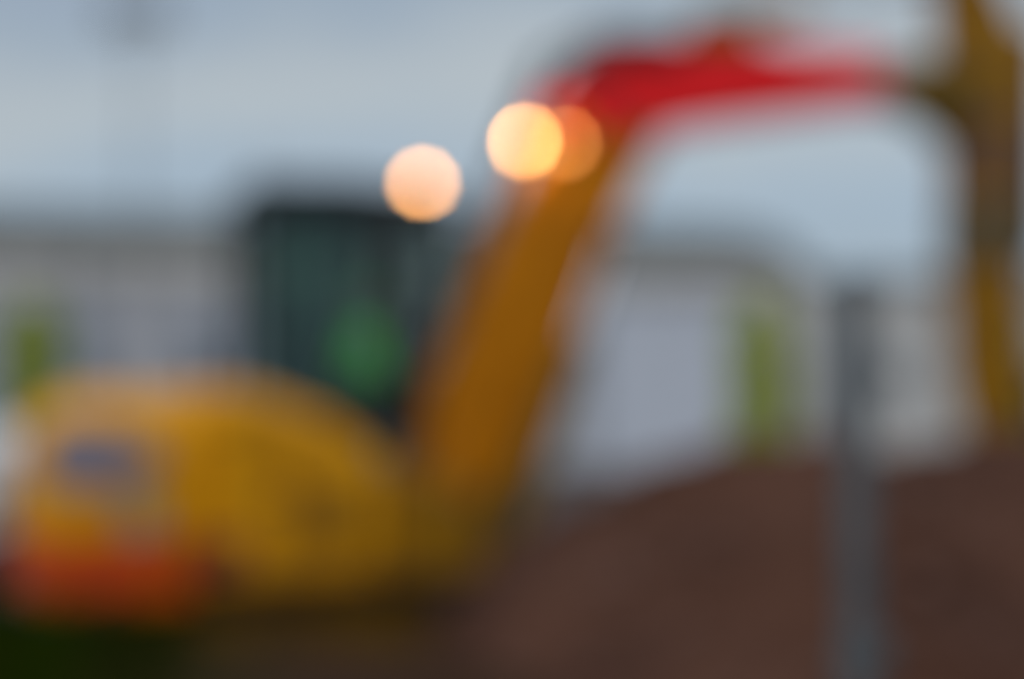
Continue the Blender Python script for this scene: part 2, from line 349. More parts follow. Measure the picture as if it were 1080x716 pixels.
# -- undercarriage
def track(y):
    cx, r, half = 0, .35, 1.35
    path = []
    n = 58; per = 4*half + 2*math.pi*r
    def at(s):
        s %= per
        if s < 2*half: return Vector((-half+s, 0, 2*r)), Vector((0, 0, 1))
        s -= 2*half
        if s < math.pi*r: a = s/r; return Vector((half + r*math.sin(a), 0, r + r*math.cos(a))), Vector((math.sin(a), 0, math.cos(a)))
        s -= math.pi*r
        if s < 2*half: return Vector((half-s, 0, 0)), Vector((0, 0, -1))
        s -= 2*half; a = s/r; return Vector((-half - r*math.sin(a), 0, r - r*math.cos(a))), Vector((-math.sin(a), 0, -math.cos(a)))
    mb = MB()
    for k in range(n):
        p, nn = at(per*k/n); tt = Vector((0, 1, 0)).cross(nn); L = per/n*.46
        for (hw, o0, o1, l0, l1) in ((.23, -.03, 0, -L, L), (.23, 0, .028, -L*.9, -L*.6), (.23, 0, .02, L*.2, L*.45), (.08, -.075, -.03, -L, L)):
            vs = []
            for yy in (y-hw, y+hw):
                for (a, b) in ((l0, o0), (l1, o0), (l1, o1), (l0, o1)):
                    q = p + tt*a + nn*b; vs.append(mb.bm.verts.new((q.x, yy, q.z+.03)))
            for f in ((0,1,2,3),(7,6,5,4),(0,4,5,1),(1,5,6,2),(2,6,7,3),(3,7,4,0)): mb.bm.faces.new([vs[i] for i in f])
    t = mb.build('track', M['track'], P, smooth=False)
    sgn = -1 if y < 0 else 1
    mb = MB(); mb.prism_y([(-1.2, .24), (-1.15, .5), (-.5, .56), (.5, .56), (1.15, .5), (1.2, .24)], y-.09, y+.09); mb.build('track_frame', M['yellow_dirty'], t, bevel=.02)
    mb = MB()
    prof = []
    for k in range(36):
        a = k/36*6.283; rr = .29 if k % 2 else .25; prof.append((-1.35 + rr*math.cos(a), .38 + rr*math.sin(a)))
    mb.prism_y(prof, y-.05, y+.05); mb._lathe(Vector((-1.35, y-.16, .38)), Vector((0,1,0)), [(0, .1), (.02, .14), (.30, .14), (.32, .1)], 20); mb.build('sprocket', M['yellow_dirty'], t)
    mb = MB(); mb._lathe(Vector((1.35, y-.09, .38)), Vector((0,1,0)), [(0, .1), (.0, .26), (.05, .27), (.05, .29), (.13, .29), (.13, .27), (.18, .26), (.18, .1)], 28); mb.build('idler', M['track'], t)
    for k in range(6):
        x = -.95 + k*.38
        mb = MB(); mb._lathe(Vector((x, y-.13, .16)), Vector((0,1,0)), [(0, .06), (0, .095), (.06, .095), (.06, .08), (.20, .08), (.20, .095), (.26, .095), (.26, .06)], 16); mb.build('roller', M['track'], t)
track(-.98); track(.98)
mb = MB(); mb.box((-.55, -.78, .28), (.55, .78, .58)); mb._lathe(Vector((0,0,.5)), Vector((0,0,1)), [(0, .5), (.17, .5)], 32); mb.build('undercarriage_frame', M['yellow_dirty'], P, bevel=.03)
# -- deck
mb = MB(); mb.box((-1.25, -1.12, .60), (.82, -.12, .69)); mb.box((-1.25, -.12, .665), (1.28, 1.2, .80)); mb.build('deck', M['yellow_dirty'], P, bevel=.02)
# -- counterweight: plan outline
def outline(t, off=0.0):     # t in [-1, 1]; -1 near side, +1 far side; returns plan point
    a = t*R(88); e = .62
    x = -1.0 - (0.95+off)*abs(math.cos(a))**e; y = (1.21+off)*(1 if a > 0 else -1)*abs(math.sin(a))**.80
    return (x, y)
NO = 40
def shell_strip(t0, t1, z0, z1, off, th=.008, n=24, bot=None, top=None):
    mb = MB(); ring = []
    for i in range(n+1):
        t = t0 + (t1-t0)*i/n; f = i/n
        za = bot(f) if bot else z0; zb = top(f) if top else z1
        o = outline(t, off); p = outline(t, off+th)
        ring.append([mb.bm.verts.new(q) for q in ((o[0], o[1], za), (p[0], p[1], za), (p[0], p[1], zb), (o[0], o[1], zb))])
    for a, b in zip(ring, ring[1:]):
        for k in range(4): mb.bm.faces.new((a[k], a[(k+1) % 4], b[(k+1) % 4], b[k]))
    mb.bm.faces.new(ring[0]); mb.bm.faces.new(ring[-1][::-1])
    return mb
mb = MB(); levels = [(.62, -.06), (.66, -.01), (.74, 0), (1.50, 0), (1.62, -.02), (1.72, -.07), (1.81, -.15), (1.87, -.27), (1.91, -.42)]
rings = []
for z, off in levels:
    pts = [outline(-1 + 2*i/NO, off) for i in range(NO+1)]
    pts = [(-.98, -(1.21+off))] + pts + [(-.98, 1.21+off)]
    rings.append([mb.bm.verts.new((x, y, z)) for x, y in pts])
for a, b in zip(rings, rings[1:]):
    n = len(a)
    for k in range(n): mb.bm.faces.new((a[k], a[(k+1) % n], b[(k+1) % n], b[k]))
mb.bm.faces.new(rings[0][::-1]); mb.bm.faces.new(rings[-1])
CW = mb.build('counterweight', M['yellow'], P)
shell_strip(-.985, .985, .70, 1.04, .002, .012, 60).box((-1.14, -1.224, .70), (-.985, -1.2125, 1.04)).build('red_band', M['orange_red'], CW)
shell_strip(-.99, -.45, 1.3, 1.70, .002, .008, 24, bot=lambda f: 1.52-.2*math.sqrt(max(.02, 1-(2*f-1)**2)), top=lambda f: 1.52+.2*math.sqrt(max(.02, 1-(2*f-1)**2))).build('emblem', M['decal_blue'], CW)
shell_strip(-.985, -.88, 1.06, 1.28, .002, .006, 12).build('marking', M['decal_pale'], CW)
for y in (-.45, .45):
    mb = MB(); mb.tube([(-1.35, y-.07, 1.85), (-1.35, y-.07, 2.0), (-1.35, y+.07, 2.0), (-1.35, y+.07, 1.85)], .018, 8); mb.build('lifting_eye', M['steel_dark'], CW)
# -- engine hood, near side
mb = MB(); mb.prism_y([(-.965, .68), (-.965, 1.90), (-.80, 1.94), (-.55, 1.90), (-.15, 1.75), (.12, 1.57), (.20, 1.41), (.20, .68)], -1.2, -.20)
HD = mb.build('engine_hood', M['yellow'], P, bevel=.24, seg=8)
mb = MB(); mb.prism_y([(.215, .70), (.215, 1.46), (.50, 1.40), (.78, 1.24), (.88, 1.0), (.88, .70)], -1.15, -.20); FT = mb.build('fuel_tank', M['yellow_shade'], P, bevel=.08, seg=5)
mb = MB(); mb._lathe(Vector((.38, -.9, 1.40)), Vector((0,0,1)), [(0, .06), (.12, .06), (.13, .05)], 16); mb.build('filler_cap', M['black'], FT)
mb = MB(); mb.box((-.93, -1.208, .83), (-.66, -1.1985, 1.04)); mb.build('red_band', M['dark_red'], HD)
mb = MB()
for a in (-.42,):
    mb.box((a, -1.206, .88), (a+.012, -1.1995, 1.66))
mb.box((-.9, -1.206, 1.66), (.0, -1.1995, 1.672)); mb.box((-.58, -1.206, .87), (.12, -1.1995, .882)); mb.build('panel_seam', M['black'], HD)
mb = MB()
for k in range(9): mb.prism_x([(-1.2, 0.98+k*.042), (-1.222, 0.98+k*.042), (-1.2, 1.01+k*.042)], -.34, .02)
mb.build('vent', M['yellow_shade'], HD, smooth=False)
for x in (-.5,):
    mb = MB(); mb.box((x-.06, -1.215, 1.22), (x+.06, -1.2, 1.27)); mb.build('latch', M['black'], HD, bevel=.008)
mb = MB(); mb.tube([(.28, -1.05, 1.48), (.28, -1.05, 1.80), (.62, -1.05, 1.62), (.62, -1.05, 1.30)], .016, 8); mb.build('handrail', M['black'], P)
mb = MB(); mb.prism_y([(-.965, .81), (-.965, 1.93), (-.62, 1.95), (-.62, .81)], -.19, 1.2); mb.build('rear_hood', M['yellow'], P, bevel=.05)
mb = MB(); mb._lathe(Vector((-.82, -.55, 1.92)), Vector((0,0,1)), [(0, .05), (.16, .05), (.17, .045)], 16); mb.tube([(-.82, -.55, 2.05), (-.82, -.55, 2.14), (-.87, -.55, 2.19)], .035, 12); mb.build('exhaust', M['black'], P)
mb = MB(); mb.box((.45, -1.16, .58), (.8, -.9, .655)); mb.build('step', M['black'], P, bevel=.01)
# -- cab
cx0, cx1, cy0, cy1, cz0, cz1 = -.38, 1.18, .12, 1.18, .82, 3.30
mb = MB(); mb.prism_y([(cx0, cz0), (cx0, 1.55), (.62, 1.42), (cx1+.04, 1.30), (cx1+.04, cz0)], cy0, cy1); CB = mb.build('cab', M['black'], P, bevel=.03)
def bar(mb, a, b, w=.05, d=.05):
    a = Vector(a); b = Vector(b); dr = (b-a).normalized(); u = Vector((0,1,0)) if abs(dr.y) < .9 else Vector((1,0,0))
    v = dr.cross(u).normalized()
    vs = [mb.bm.verts.new(p + u*su*w/2 + v*sv*d/2) for p in (a, b) for su, sv in ((-1,-1),(1,-1),(1,1),(-1,1))]
    for f in ((0,3,2,1),(4,5,6,7),(0,1,5,4),(1,2,6,5),(2,3,7,6),(3,0,4,7)): mb.bm.faces.new([vs[i] for i in f])
for y, nm in ((cy0+.03, 'n'), (cy1-.03, 'f')):
    for (a, b, w, d) in (((cx0+.03, y, 1.5), (cx0+.03, y, cz1), .06, .09), ((.66, y, 1.38), (.66, y, cz1), .06, .17), ((cx1, y, 1.25), (cx1-.16, y, cz1-.03), .06, .06)):
        mb = MB(); bar(mb, a, b, w, d); mb.build('pillar', M['black'], CB, bevel=.012)
    mb = MB(); bar(mb, (cx0, y, cz1-.02), (cx1-.14, y, cz1-.06), .06, .08); mb.build('roof_rail', M['black'], CB)
for x, z in ((cx0+.03, 3.26), (cx0+.03, 1.58), (cx1-.15, 3.22)):
    mb = MB(); bar(mb, (x, cy0+.05, z), (x, cy1-.05, z), .06, .06); mb.build('cross_rail', M['black'], CB)
mb = MB(); mb.prism_y([(cx0-.05, cz1), (cx0-.02, cz1+.08), (.3, cz1+.11), (.95, cz1+.07), (cx1-.05, cz1-.01), (cx1-.04, cz1-.06), (.9, cz1-.01)], cy0-.02, cy1+.02); RF = mb.build('cab_roof', M['black'], CB, bevel=.03)
mb = MB(); mb.poly([[(cx0+.05, cy0+.03, 1.55), (.56, cy0+.03, 1.40), (.56, cy0+.03, 3.24), (cx0+.05, cy0+.03, 3.27)]]); mb.build('side_window', M['glass'], CB)
mb = MB(); mb.poly([[(.64, cy0+.03, 1.40), (cx1-.03, cy0+.03, 1.28), (cx1-.18, cy0+.03, 3.20), (.64, cy0+.03, 3.23)]]); mb.build('side_window', M['glass_clear'], CB)
mb = MB(); mb.poly([[(cx0+.05, cy1-.03, 1.55), (.56, cy1-.03, 1.40), (.56, cy1-.03, 3.24), (cx0+.05, cy1-.03, 3.27)]]); mb.build('door_window', M['glass_dark'], CB)
mb = MB(); mb.poly([[(.64, cy1-.03, 1.40), (cx1-.03, cy1-.03, 1.28), (cx1-.18, cy1-.03, 3.20), (.64, cy1-.03, 3.23)]]); mb.build('side_window', M['glass_clear'], CB)
mb = MB(); mb.poly([[(cx1+.01, cy0+.06, 1.30), (cx1+.01, cy1-.06, 1.30), (cx1-.14, cy1-.06, 3.20), (cx1-.14, cy0+.06, 3.20)]]); mb.build('windscreen', M['glass_clear'], CB)
mb = MB(); mb.poly([[(cx0+.03, cy0+.06, 1.62), (cx0+.03, cy1-.06, 1.62), (cx0+.03, cy1-.06, 3.23), (cx0+.03, cy0+.06, 3.23)]]); mb.build('rear_window', M['glass_dark'], CB)
# seat, consoles
mb = MB(); mb.box((.16, .36, 1.62), (.70, .86, 1.80)); mb.prism_y([(.06, 1.78), (.24, 1.78), (.16, 2.50), (.0, 2.50)], .36, .84); mb.box((.0, .48, 2.52), (.12, .72, 2.74)); mb.build('seat', M['seat'], CB, bevel=.04)
for s in (-1, 1):
    y = .60 + s*.325
    mb = MB(); mb.box((.32, y-.07, 1.6), (.80, y+.07, 1.98)); mb.build('console', M['black'], CB, bevel=.02)
    mb = MB(); mb.tube([(.80, y, 1.98), (.87, y, 2.06), (.885, y, 2.13)], [.012, .016, .02], 10); mb.build('joystick', M['black'], CB)
# mirror + wiper
mb = MB(); mb.tube([(1.05, cy0, 2.9), (1.16, cy0-.14, 2.92), (1.16, cy0-.14, 2.86)], .012, 8); mr_ = mb.build('mirror', M['black'], CB)
mb = MB(); mb.box((1.13, cy0-.22, 2.56), (1.16, cy0-.06, 2.86)); mb.build('mirror_glass', M['chrome'], mr_, bevel=.01)
mb = MB(); mb.tube([(-.25, cy0+.3, 3.38), (-.25, cy0+.3, 3.44)], .02, 8); mb.tube([(-.25, cy0+.3, 3.42), (-.28, cy0+.3, 3.66)], .006, 6); mb.build('aerial', M['black'], CB)

# -- boom, in the plane y = 0 : thick plates from centre lines
def limb(name, pts, m, hw, parent=P, bevel=.015):
    """pts: (x, z, half thickness)"""
    L, Rr = [], []
    n = len(pts)
    for i in range(n):
        a = Vector((pts[max(i-1, 0)][0], pts[max(i-1, 0)][1])); b = Vector((pts[min(i+1, n-1)][0], pts[min(i+1, n-1)][1]))
        d = (b-a).normalized(); nn = Vector((-d.y, d.x)); c = Vector(pts[i][:2]); t = pts[i][2]
        L.append(c + nn*t); Rr.append(c - nn*t)
    mb = MB(); mb.prism_y([tuple(q) for q in L] + [tuple(q) for q in reversed(Rr)], -hw, hw)
    return mb.build(name, m, parent, bevel=bevel)
def pin(x, z, hw, r=.07, parent=P, m='steel_dark'):
    mb = MB(); mb._lathe(Vector((x, -hw, z)), Vector((0,1,0)), [(0, r*.8), (.01, r), (2*hw-.01, r), (2*hw, r*.8)], 20); mb.build('pin', M[m], parent)
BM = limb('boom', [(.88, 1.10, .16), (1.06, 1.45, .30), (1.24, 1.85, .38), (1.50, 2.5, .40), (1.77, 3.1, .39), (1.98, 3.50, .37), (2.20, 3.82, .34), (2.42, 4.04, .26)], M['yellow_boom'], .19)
pin(.86, 1.12, .36, .09, BM)
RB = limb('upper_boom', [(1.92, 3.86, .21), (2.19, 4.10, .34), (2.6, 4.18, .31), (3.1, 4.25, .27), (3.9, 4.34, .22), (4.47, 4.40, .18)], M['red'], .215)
pin(2.16, 3.86, .24, .085, RB)
TB = limb('boom_tip', [(4.46, 4.40, .17), (4.85, 4.40, .18), (5.15, 4.34, .24), (5.42, 4.25, .32)], M['brown'], .19, RB)
pin(5.30, 4.43, .24, .075, TB)
# brackets for house
for s in (-1, 1):
    mb = MB(); mb.prism_y([(.45, .81), (.5, 1.3), (.78, 1.34), (1.05, 1.22), (1.16, .95), (1.36, .9), (1.36, .74), (.84, .66)], s*.245-.035, s*.245+.035); mb.build('boom_bracket', M['brown'], P, bevel=.015)
def cyl(name, a, b, r, frac, y, mbar='yellow_shade', parent=P, rod_r=None):
    a = Vector((a[0], y, a[1])); b = Vector((b[0], y, b[1])); d = b-a; c = a + d*frac
    mb = MB(); mb._lathe(a, d, [(0, r*.7), (.03, r), (d.length*frac-.08, r), (d.length*frac-.08, r*1.12), (d.length*frac, r*1.12), (d.length*frac+.01, r*.6)], 20)
    o = mb.build(name, M[mbar], parent)
    mb = MB(); mb.tube([c, b], rod_r or r*.5, 14); mb.build('rod', M['chrome'], o)
    for q in (a, b):
        mb = MB(); mb._lathe(q + Vector((0, -.06, 0)), Vector((0,1,0)), [(0, r*.9), (.12, r*.9)], 16); mb.build('rod_eye', M['steel_dark'], o)
    return o
for s in (-1, 1): cyl('boom_cylinder', (1.32, .86), (2.14, 3.02), .095, .66, s*.27, 'brown')
pin(2.14, 3.02, .32, .055, BM)
# elbow adjusting cylinder on top, arm cylinder
cyl('adjusting_cylinder', (1.02, 2.20), (1.72, 4.02), .07, .6, .0, 'grey_metal')
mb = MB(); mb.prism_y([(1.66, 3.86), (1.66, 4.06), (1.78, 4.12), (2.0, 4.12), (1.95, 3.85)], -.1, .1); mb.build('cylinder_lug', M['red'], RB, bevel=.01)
mb = MB(); mb.prism_y([(2.80, 4.50), (2.98, 4.80), (3.28, 4.82), (3.5, 4.50)], -.12, .12); mb.build('cylinder_lug', M['brown'], RB, bevel=.01)
cyl('arm_cylinder', (3.16, 4.72), (5.18, 5.34), .10, .35, 0, 'yellow_shade')
# hoses
for k, y in enumerate((-.12, -.04, .06, .14)):
    mb = MB(); mb.tube([(.62, y, 1.5), (.72, y, 2.0), (.98, y, 2.55), (1.28, y, 3.25), (1.52, y, 3.85), (1.72, y, 4.28+.02*k), (2.05, y, 4.52), (2.5, y, 4.58), (2.95, y, 4.55), (3.6, y, 4.58)], .022, 8); mb.build('hose', M['rubber'], BM)
# near-side hose run on red elbow
mb = MB(); mb.tube([(1.74, -.24, 4.0), (1.9, -.26, 4.22), (2.2, -.25, 4.40), (2.7, -.24, 4.44)], .04, 8); mb.build('hose', M['rubber'], RB)
mb = MB(); mb.tube([(1.70, -.25, 4.06), (1.86, -.27, 4.30), (2.2, -.26, 4.50), (2.75, -.25, 4.52)], .035, 8); mb.build('hose', M['rubber'], RB)
# -- stick
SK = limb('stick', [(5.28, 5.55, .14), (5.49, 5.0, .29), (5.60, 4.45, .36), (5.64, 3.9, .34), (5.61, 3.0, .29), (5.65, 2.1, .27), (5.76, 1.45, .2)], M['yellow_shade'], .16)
mb = MB(); mb.prism_y([(5.44, 3.58), (5.44, 4.16), (5.70, 4.16), (5.70, 3.52)], -.166, -.1605); mb.build('emblem', M['decal_plum'], SK)
cyl('bucket_cylinder', (6.14, 4.85), (6.12, 2.1), .08, .62, 0, 'steel_dark')
mb = MB(); mb.prism_y([(5.78, 4.7), (5.86, 4.98), (6.14, 4.94), (6.14, 4.76), (5.84, 4.45)], -.07, .07); mb.build('cylinder_lug', M['yellow_shade'], SK, bevel=.01)
mb = MB(); mb.box((5.31, -.20, 2.98), (5.96, .20, 3.48)); mb.build('hose_guard', M['guard'], SK, bevel=.03)
for s in (-1, 1):
    mb = MB(); bar(mb, (6.10, s*.2, 2.1), (5.80, s*.2, 1.72), .03, .09); mb.build('link', M['steel_dark'], SK)
    mb = MB(); bar(mb, (6.10, s*.15, 2.1), (6.12, s*.15, 1.42), .04, .10); mb.build('link', M['steel_dark'], SK)
pin(5.80, 1.40, .3, .06, SK); pin(6.12, 1.42, .3, .05, SK); pin(6.10, 2.1, .24, .05, SK)
# -- bucket
ang = [R(a) for a in range(80, -121, -20)]
outer = [(5.74, 1.48), (6.2, 1.48)] + [(5.85 + .52*math.cos(a)*1.0, .92 + .52*math.sin(a)) for a in ang[1:]]
inner = [(x - (x-5.85)*.05, z - (z-.92)*.05) for x, z in outer]
mb = MB(); mb.prism_y(outer + inner[::-1], -.45, .45)
BK = mb.build('bucket', M['steel_dark'], P)
for s in (-1, 1):
    mb = MB(); mb.prism_y(outer + [(5.52, .75), (5.5, 1.2)], s*.46-.012, s*.46+.012); mb.build('bucket_side', M['steel_dark'], BK)
for k in range(5):
    y = -.4 + k*.2; ex, ez = outer[-1]
    mb = MB(); mb.prism_y([(ex+.05, ez-.02), (ex-.02, ez+.05), (ex-.24, ez+.14), (ex-.02, ez-.05)], y-.035, y+.035); mb.build('tooth', M['steel_dark'], BK)

# -- work lights
def work_light(x, y, z, lens_m, foot, rl=.052, local_dir=None):
    d = Vector((-.38, -.92, -.08)).normalized() if local_dir is None else Vector(local_dir).normalized()
    c = Vector((x, y, z))
    mb = MB(); mb._lathe(c - d*.085, d, [(0, .025), (.02, rl+.0), (.075, rl+.014), (.085, rl+.014), (.088, rl+.001)], 24); h = mb.build('work_light', M['black'], P)
    mb = MB(); mb._lathe(c + d*.002, d, [(0, rl), (.006, rl*.97), (.013, rl*.75), (.017, rl*.4)], 24); mb.build('lens', lens_m, h)
    mb = MB(); mb.tube([tuple(c - d*.07), tuple(Vector(foot))], .014, 8); mb.build('bracket', M['black'], h)
    return c + d*.05
l1 = work_light(0.83, .15, 3.405, M['lens'], (.84, .2, 3.35))
l2 = work_light(1.50, -.12, 3.71, M['lens'], (1.72, -.1, 3.66))
l3 = work_light(1.74, -.32, 3.67, M['lens_dim'], (1.8, -.19, 3.66))

# ================================================================== OPERATOR (seated in the cab)
def skin_body(name, verts, edges, radii, root, m, parent, sub=2):
    me = bpy.data.meshes.new(name); me.from_pydata(verts, edges, []); me.materials.append(m)
    o = bpy.data.objects.new(name, me); COL.objects.link(o)
    if parent: o.parent = parent
    s = o.modifiers.new('skin', 'SKIN'); s.use_smooth_shade = True; s.branch_smoothing = .6
    if not me.skin_vertices: me.attributes  # layer is made with the modifier below
    return o, s
def skinned(name, chains, m, parent=None, sub=2):
    """chains: list of lists of (x,y,z,rx,ry); equal points are welded."""
    key, V, Rd, E = {}, [], [], []
    for ch in chains:
        prev = None
        for (x, y, z, a, b) in ch:
            k = (round(x, 4), round(y, 4), round(z, 4))
            if k not in key: key[k] = len(V); V.append((x, y, z)); Rd.append((a, b))
            i = key[k]
            if prev is not None and prev != i: E.append((prev, i))
            prev = i
    me = bpy.data.meshes.new(name + '_cage'); me.from_pydata(V, E, []); o = bpy.data.objects.new(name, me); COL.objects.link(o)
    bpy.context.view_layer.objects.active = o
    o.modifiers.new('skin', 'SKIN').use_smooth_shade = True
    if not me.skin_vertices:
        bm = bmesh.new(); bm.from_mesh(me); lay = bm.verts.layers.skin.verify(); bm.to_mesh(me); bm.free()
    for i, sv in enumerate(me.skin_vertices[0].data):
        sv.radius = Rd[i]; sv.use_root = (i == 0)
    ss = o.modifiers.new('sub', 'SUBSURF'); ss.levels = sub; ss.render_levels = sub
    dg = bpy.context.evaluated_depsgraph_get(); me2 = bpy.data.meshes.new_from_object(o.evaluated_get(dg)); o.modifiers.clear()
    me2.materials.clear(); me2.materials.append(m); me2.name = name
    for p in me2.polygons: p.use_smooth = True
    o.data = me2; o.parent = parent
    return o
# world position of operator seat: local frame is the excavator's, copied into an own root
OPX, OPY, OPZ = .40, .60, 1.82
ca, sa = math.cos(R(20)), math.sin(R(20))
PW = (-1.37 + OPX*ca - OPY*sa, 9.8 + OPX*sa + OPY*ca, OPZ)
PR = thing('person', 'operator in a green hi-vis jacket seated behind the cab glass holding the levers', 'person', PW, R(20))
# local: x forward, z up, origin on the seat cushion under the pelvis
def arm(s):
    ch = [(0.10, 0, .47, .09, .08), (0.11, s*.12, .50, .06, .06), (0.10, s*.205, .475, .062, .062), (0.13, s*.25, .34, .052, .052), (0.16, s*.28, .21, .046, .046), (0.26, s*.30, .23, .042, .042), (0.37, s*.325, .27, .033, .030)]
    return ch
def leg(s):
    return [(0.02, 0, .08, .12, .10), (.10, s*.11, .085, .10, .095), (.30, s*.15, .10, .082, .08), (.47, s*.17, .10, .066, .066), (.55, s*.17, -.12, .055, .058), (.60, s*.17, -.33, .043, .045), (.60, s*.17, -.40, .045, .045), (.70, s*.18, -.42, .045, .035), (.78, s*.18, -.43, .035, .028)]
torso = [(0.02, 0, .08, .12, .10), (0.03, 0, .22, .10, .085), (0.07, 0, .36, .11, .09), (0.10, 0, .47, .09, .08), (0.12, 0, .56, .062, .062), (0.135, 0, .62, .055, .058)]
body = skinned('body', [torso, leg(-1), leg(1), arm(-1), arm(1)], M['trouser'], PR)
# jacket: upper-body garment over the body
jk = lambda s: [(0.10, 0, .47, .155, .135), (0.11, s*.12, .50, .105, .10), (0.10, s*.205, .475, .082, .082), (0.13, s*.25, .34, .070, .070), (0.16, s*.28, .21, .062, .062), (0.26, s*.30, .23, .055, .055), (0.335, s*.317, .257, .044, .044)]
skinned('jacket', [[(0.02, 0, .06, .175, .155), (0.03, 0, .22, .170, .140), (0.07, 0, .36, .178, .145), (0.10, 0, .47, .155, .135), (0.115, 0, .535, .078, .078)], jk(-1), jk(1)], M['hivis'], PR)
for z, rx, ry, cx in ((.20, .185, .158, .03), (.30, .19, .165, .05)):
    mb = MB(); n = 32; ra = [[mb.bm.verts.new((cx + ry*math.cos(6.2832*k/n)*f, rx*math.sin(6.2832*k/n)*f, z+dz)) for k in range(n)] for f, dz in ((1, -.022), (1, .022), (.97, .022), (.97, -.022))]
    for i in range(4):
        a, b = ra[i], ra[(i+1) % 4]
        for k in range(n): mb.bm.faces.new((a[k], a[(k+1) % n], b[(k+1) % n], b[k]))
    mb.build('reflective_tape', M['tape'], PR)
# head with face
hd = MB(); bmesh.ops.create_uvsphere(hd.bm, u_segments=40, v_segments=30, radius=1)
HC = Vector((.165, 0, .725))
for v in hd.bm.verts:
    x, y, z = v.co; n = v.co.copy()
    fx = .098; fy = .076*(1 - .18*max(0, -z)); fz = .118
    q = Vector((x*fx, y*fy, z*fz))
    if z < -.3: q.x += .012*(x > 0)*(-z)                      # chin
    if x > 0:
        q.x += .026*math.exp(-((y/.17)**2)) * math.exp(-(((z+.12)/.20)**2))      # nose
        for s in (-1, 1): q.x -= .011*math.exp(-(((y-s*.38)/.17)**2) - (((z-.05)/.12)**2))   # eye sockets
        q.x += .006*math.exp(-((y/.35)**2) - (((z+.45)/.07)**2)) - .005*math.exp(-((y/.3)**2) - (((z+.38)/.03)**2))  # lips
        q.x += .006*math.exp(-((y/.6)**2) - (((z-.22)/.08)**2))                  # brow
    v.co = q + HC
for s in (-1, 1):
    bmesh.ops.create_uvsphere(hd.bm, u_segments=12, v_segments=10, radius=1, matrix=Matrix.Translation(HC + Vector((-.005, s*.076, -.005))) @ Matrix.Diagonal((.018, .009, .032, 1)))
hd.tube([(.12, 0, .56), (.135, 0, .60), (.15, 0, .66)], [.056, .053, .05], 20)
hd.build('head', M['skin'], PR)
for s in (-1, 1):
    e = MB(); bmesh.ops.create_uvsphere(e.bm, u_segments=12, v_segments=10, radius=.012, matrix=Matrix.Translation(HC + Vector((.080, s*.03, .006)))); e.build('eye', M['tape'], PR)
# hands: palm + five fingers curled round the lever
for s in (-1, 1):
    bx, by, bz = .37, s*.325, .27
    ch = [[(bx-.03, by, bz-.01, .026, .024), (bx, by, bz, .030, .02), (bx+.035, by, bz+.012, .033, .018), (bx+.06, by, bz+.015, .030, .015)]]
    h = skinned('hand', ch, M['skin'], PR, 1)
    for k in range(4):
        oy = by + s*(-.028 + .019*k); L = (.9, 1.0, .95, .8)[k]
        skinned('finger', [[(bx+.045, oy, bz+.014, .0095, .0095), (bx+.07+.01*L, oy, bz+.008, .009, .009), (bx+.085*L+.01, oy, bz-.022*L, .0085, .0085), (bx+.065, oy, bz-.04*L, .008, .008)]], M['skin'], h, 1)
    skinned('thumb', [[(bx+.0, by-s*.02, bz-.004, .012, .012), (bx+.025, by-s*.042, bz-.012, .0105, .0105), (bx+.05, by-s*.04, bz-.028, .0095, .0095), (bx+.066, by-s*.026, bz-.034, .009, .009)]], M['skin'], h, 1)
# hard hat
hh = MB(); prof = [(0, .128), (.006, .128), (.008, .112), (.04, .108), (.075, .09), (.10, .06), (.113, .025), (.115, .004)]
hh._lathe(HC + Vector((0, 0, .035)), Vector((.06, 0, 1)), prof, 32); hh.box(tuple(HC + Vector((.09, -.06, .035))), tuple(HC + Vector((.165, .06, .043)))); hh.build('hard_hat', M['hat'], PR)
# boots
for s in (-1, 1):
    mb = MB(); mb.box((.545, s*.18-.05, -.475), (.82, s*.18+.05, -.41)); mb.box((.545, s*.175-.048, -.42), (.66, s*.175+.048, -.33)); mb.build('boot', M['rubber'], PR, bevel=.02)

# ================================================================== FOREGROUND POST
PY = 2.7
PT = thing('fence_post', 'grey steel post standing alone in front of the soil heap', 'post', (u2x(904, PY), PY, 0))
mb = MB(); mb._lathe(Vector((0,0,0)), Vector((0,0,1)), [(0, .030), (2.035, .030)], 28); po = mb.build('tube', M['galv'], PT)
mb = MB(); mb._lathe(Vector((0,0,2.03)), Vector((0,0,1)), [(0, .0325), (.02, .0325), (.032, .018), (.034, .004)], 28); mb.build('cap', M['galv'], PT)
mb = MB(); mb._lathe(Vector((0,0,1.30)), Vector((0,0,1)), [(0, .0315), (0, .038), (.065, .038), (.065, .0315)], 28); mb.box((.030, -.016, 1.302), (.06, .016, 1.363)); CL = mb.build('clamp', M['galv'], PT)
mb = MB(); mb._lathe(Vector((.055, -.03, 1.333)), Vector((0,1,0)), [(0, .010), (.012, .010), (.012, .006), (.055, .006)], 6); mb.build('bolt', M['steel_dark'], CL)
mb = MB(); mb.prism_y([(-.32, -.02), (-.28, .14), (.28, .14), (.32, -.02)], -.11, .11); mb.build('foot_block', M['concrete'], PT, bevel=.015)

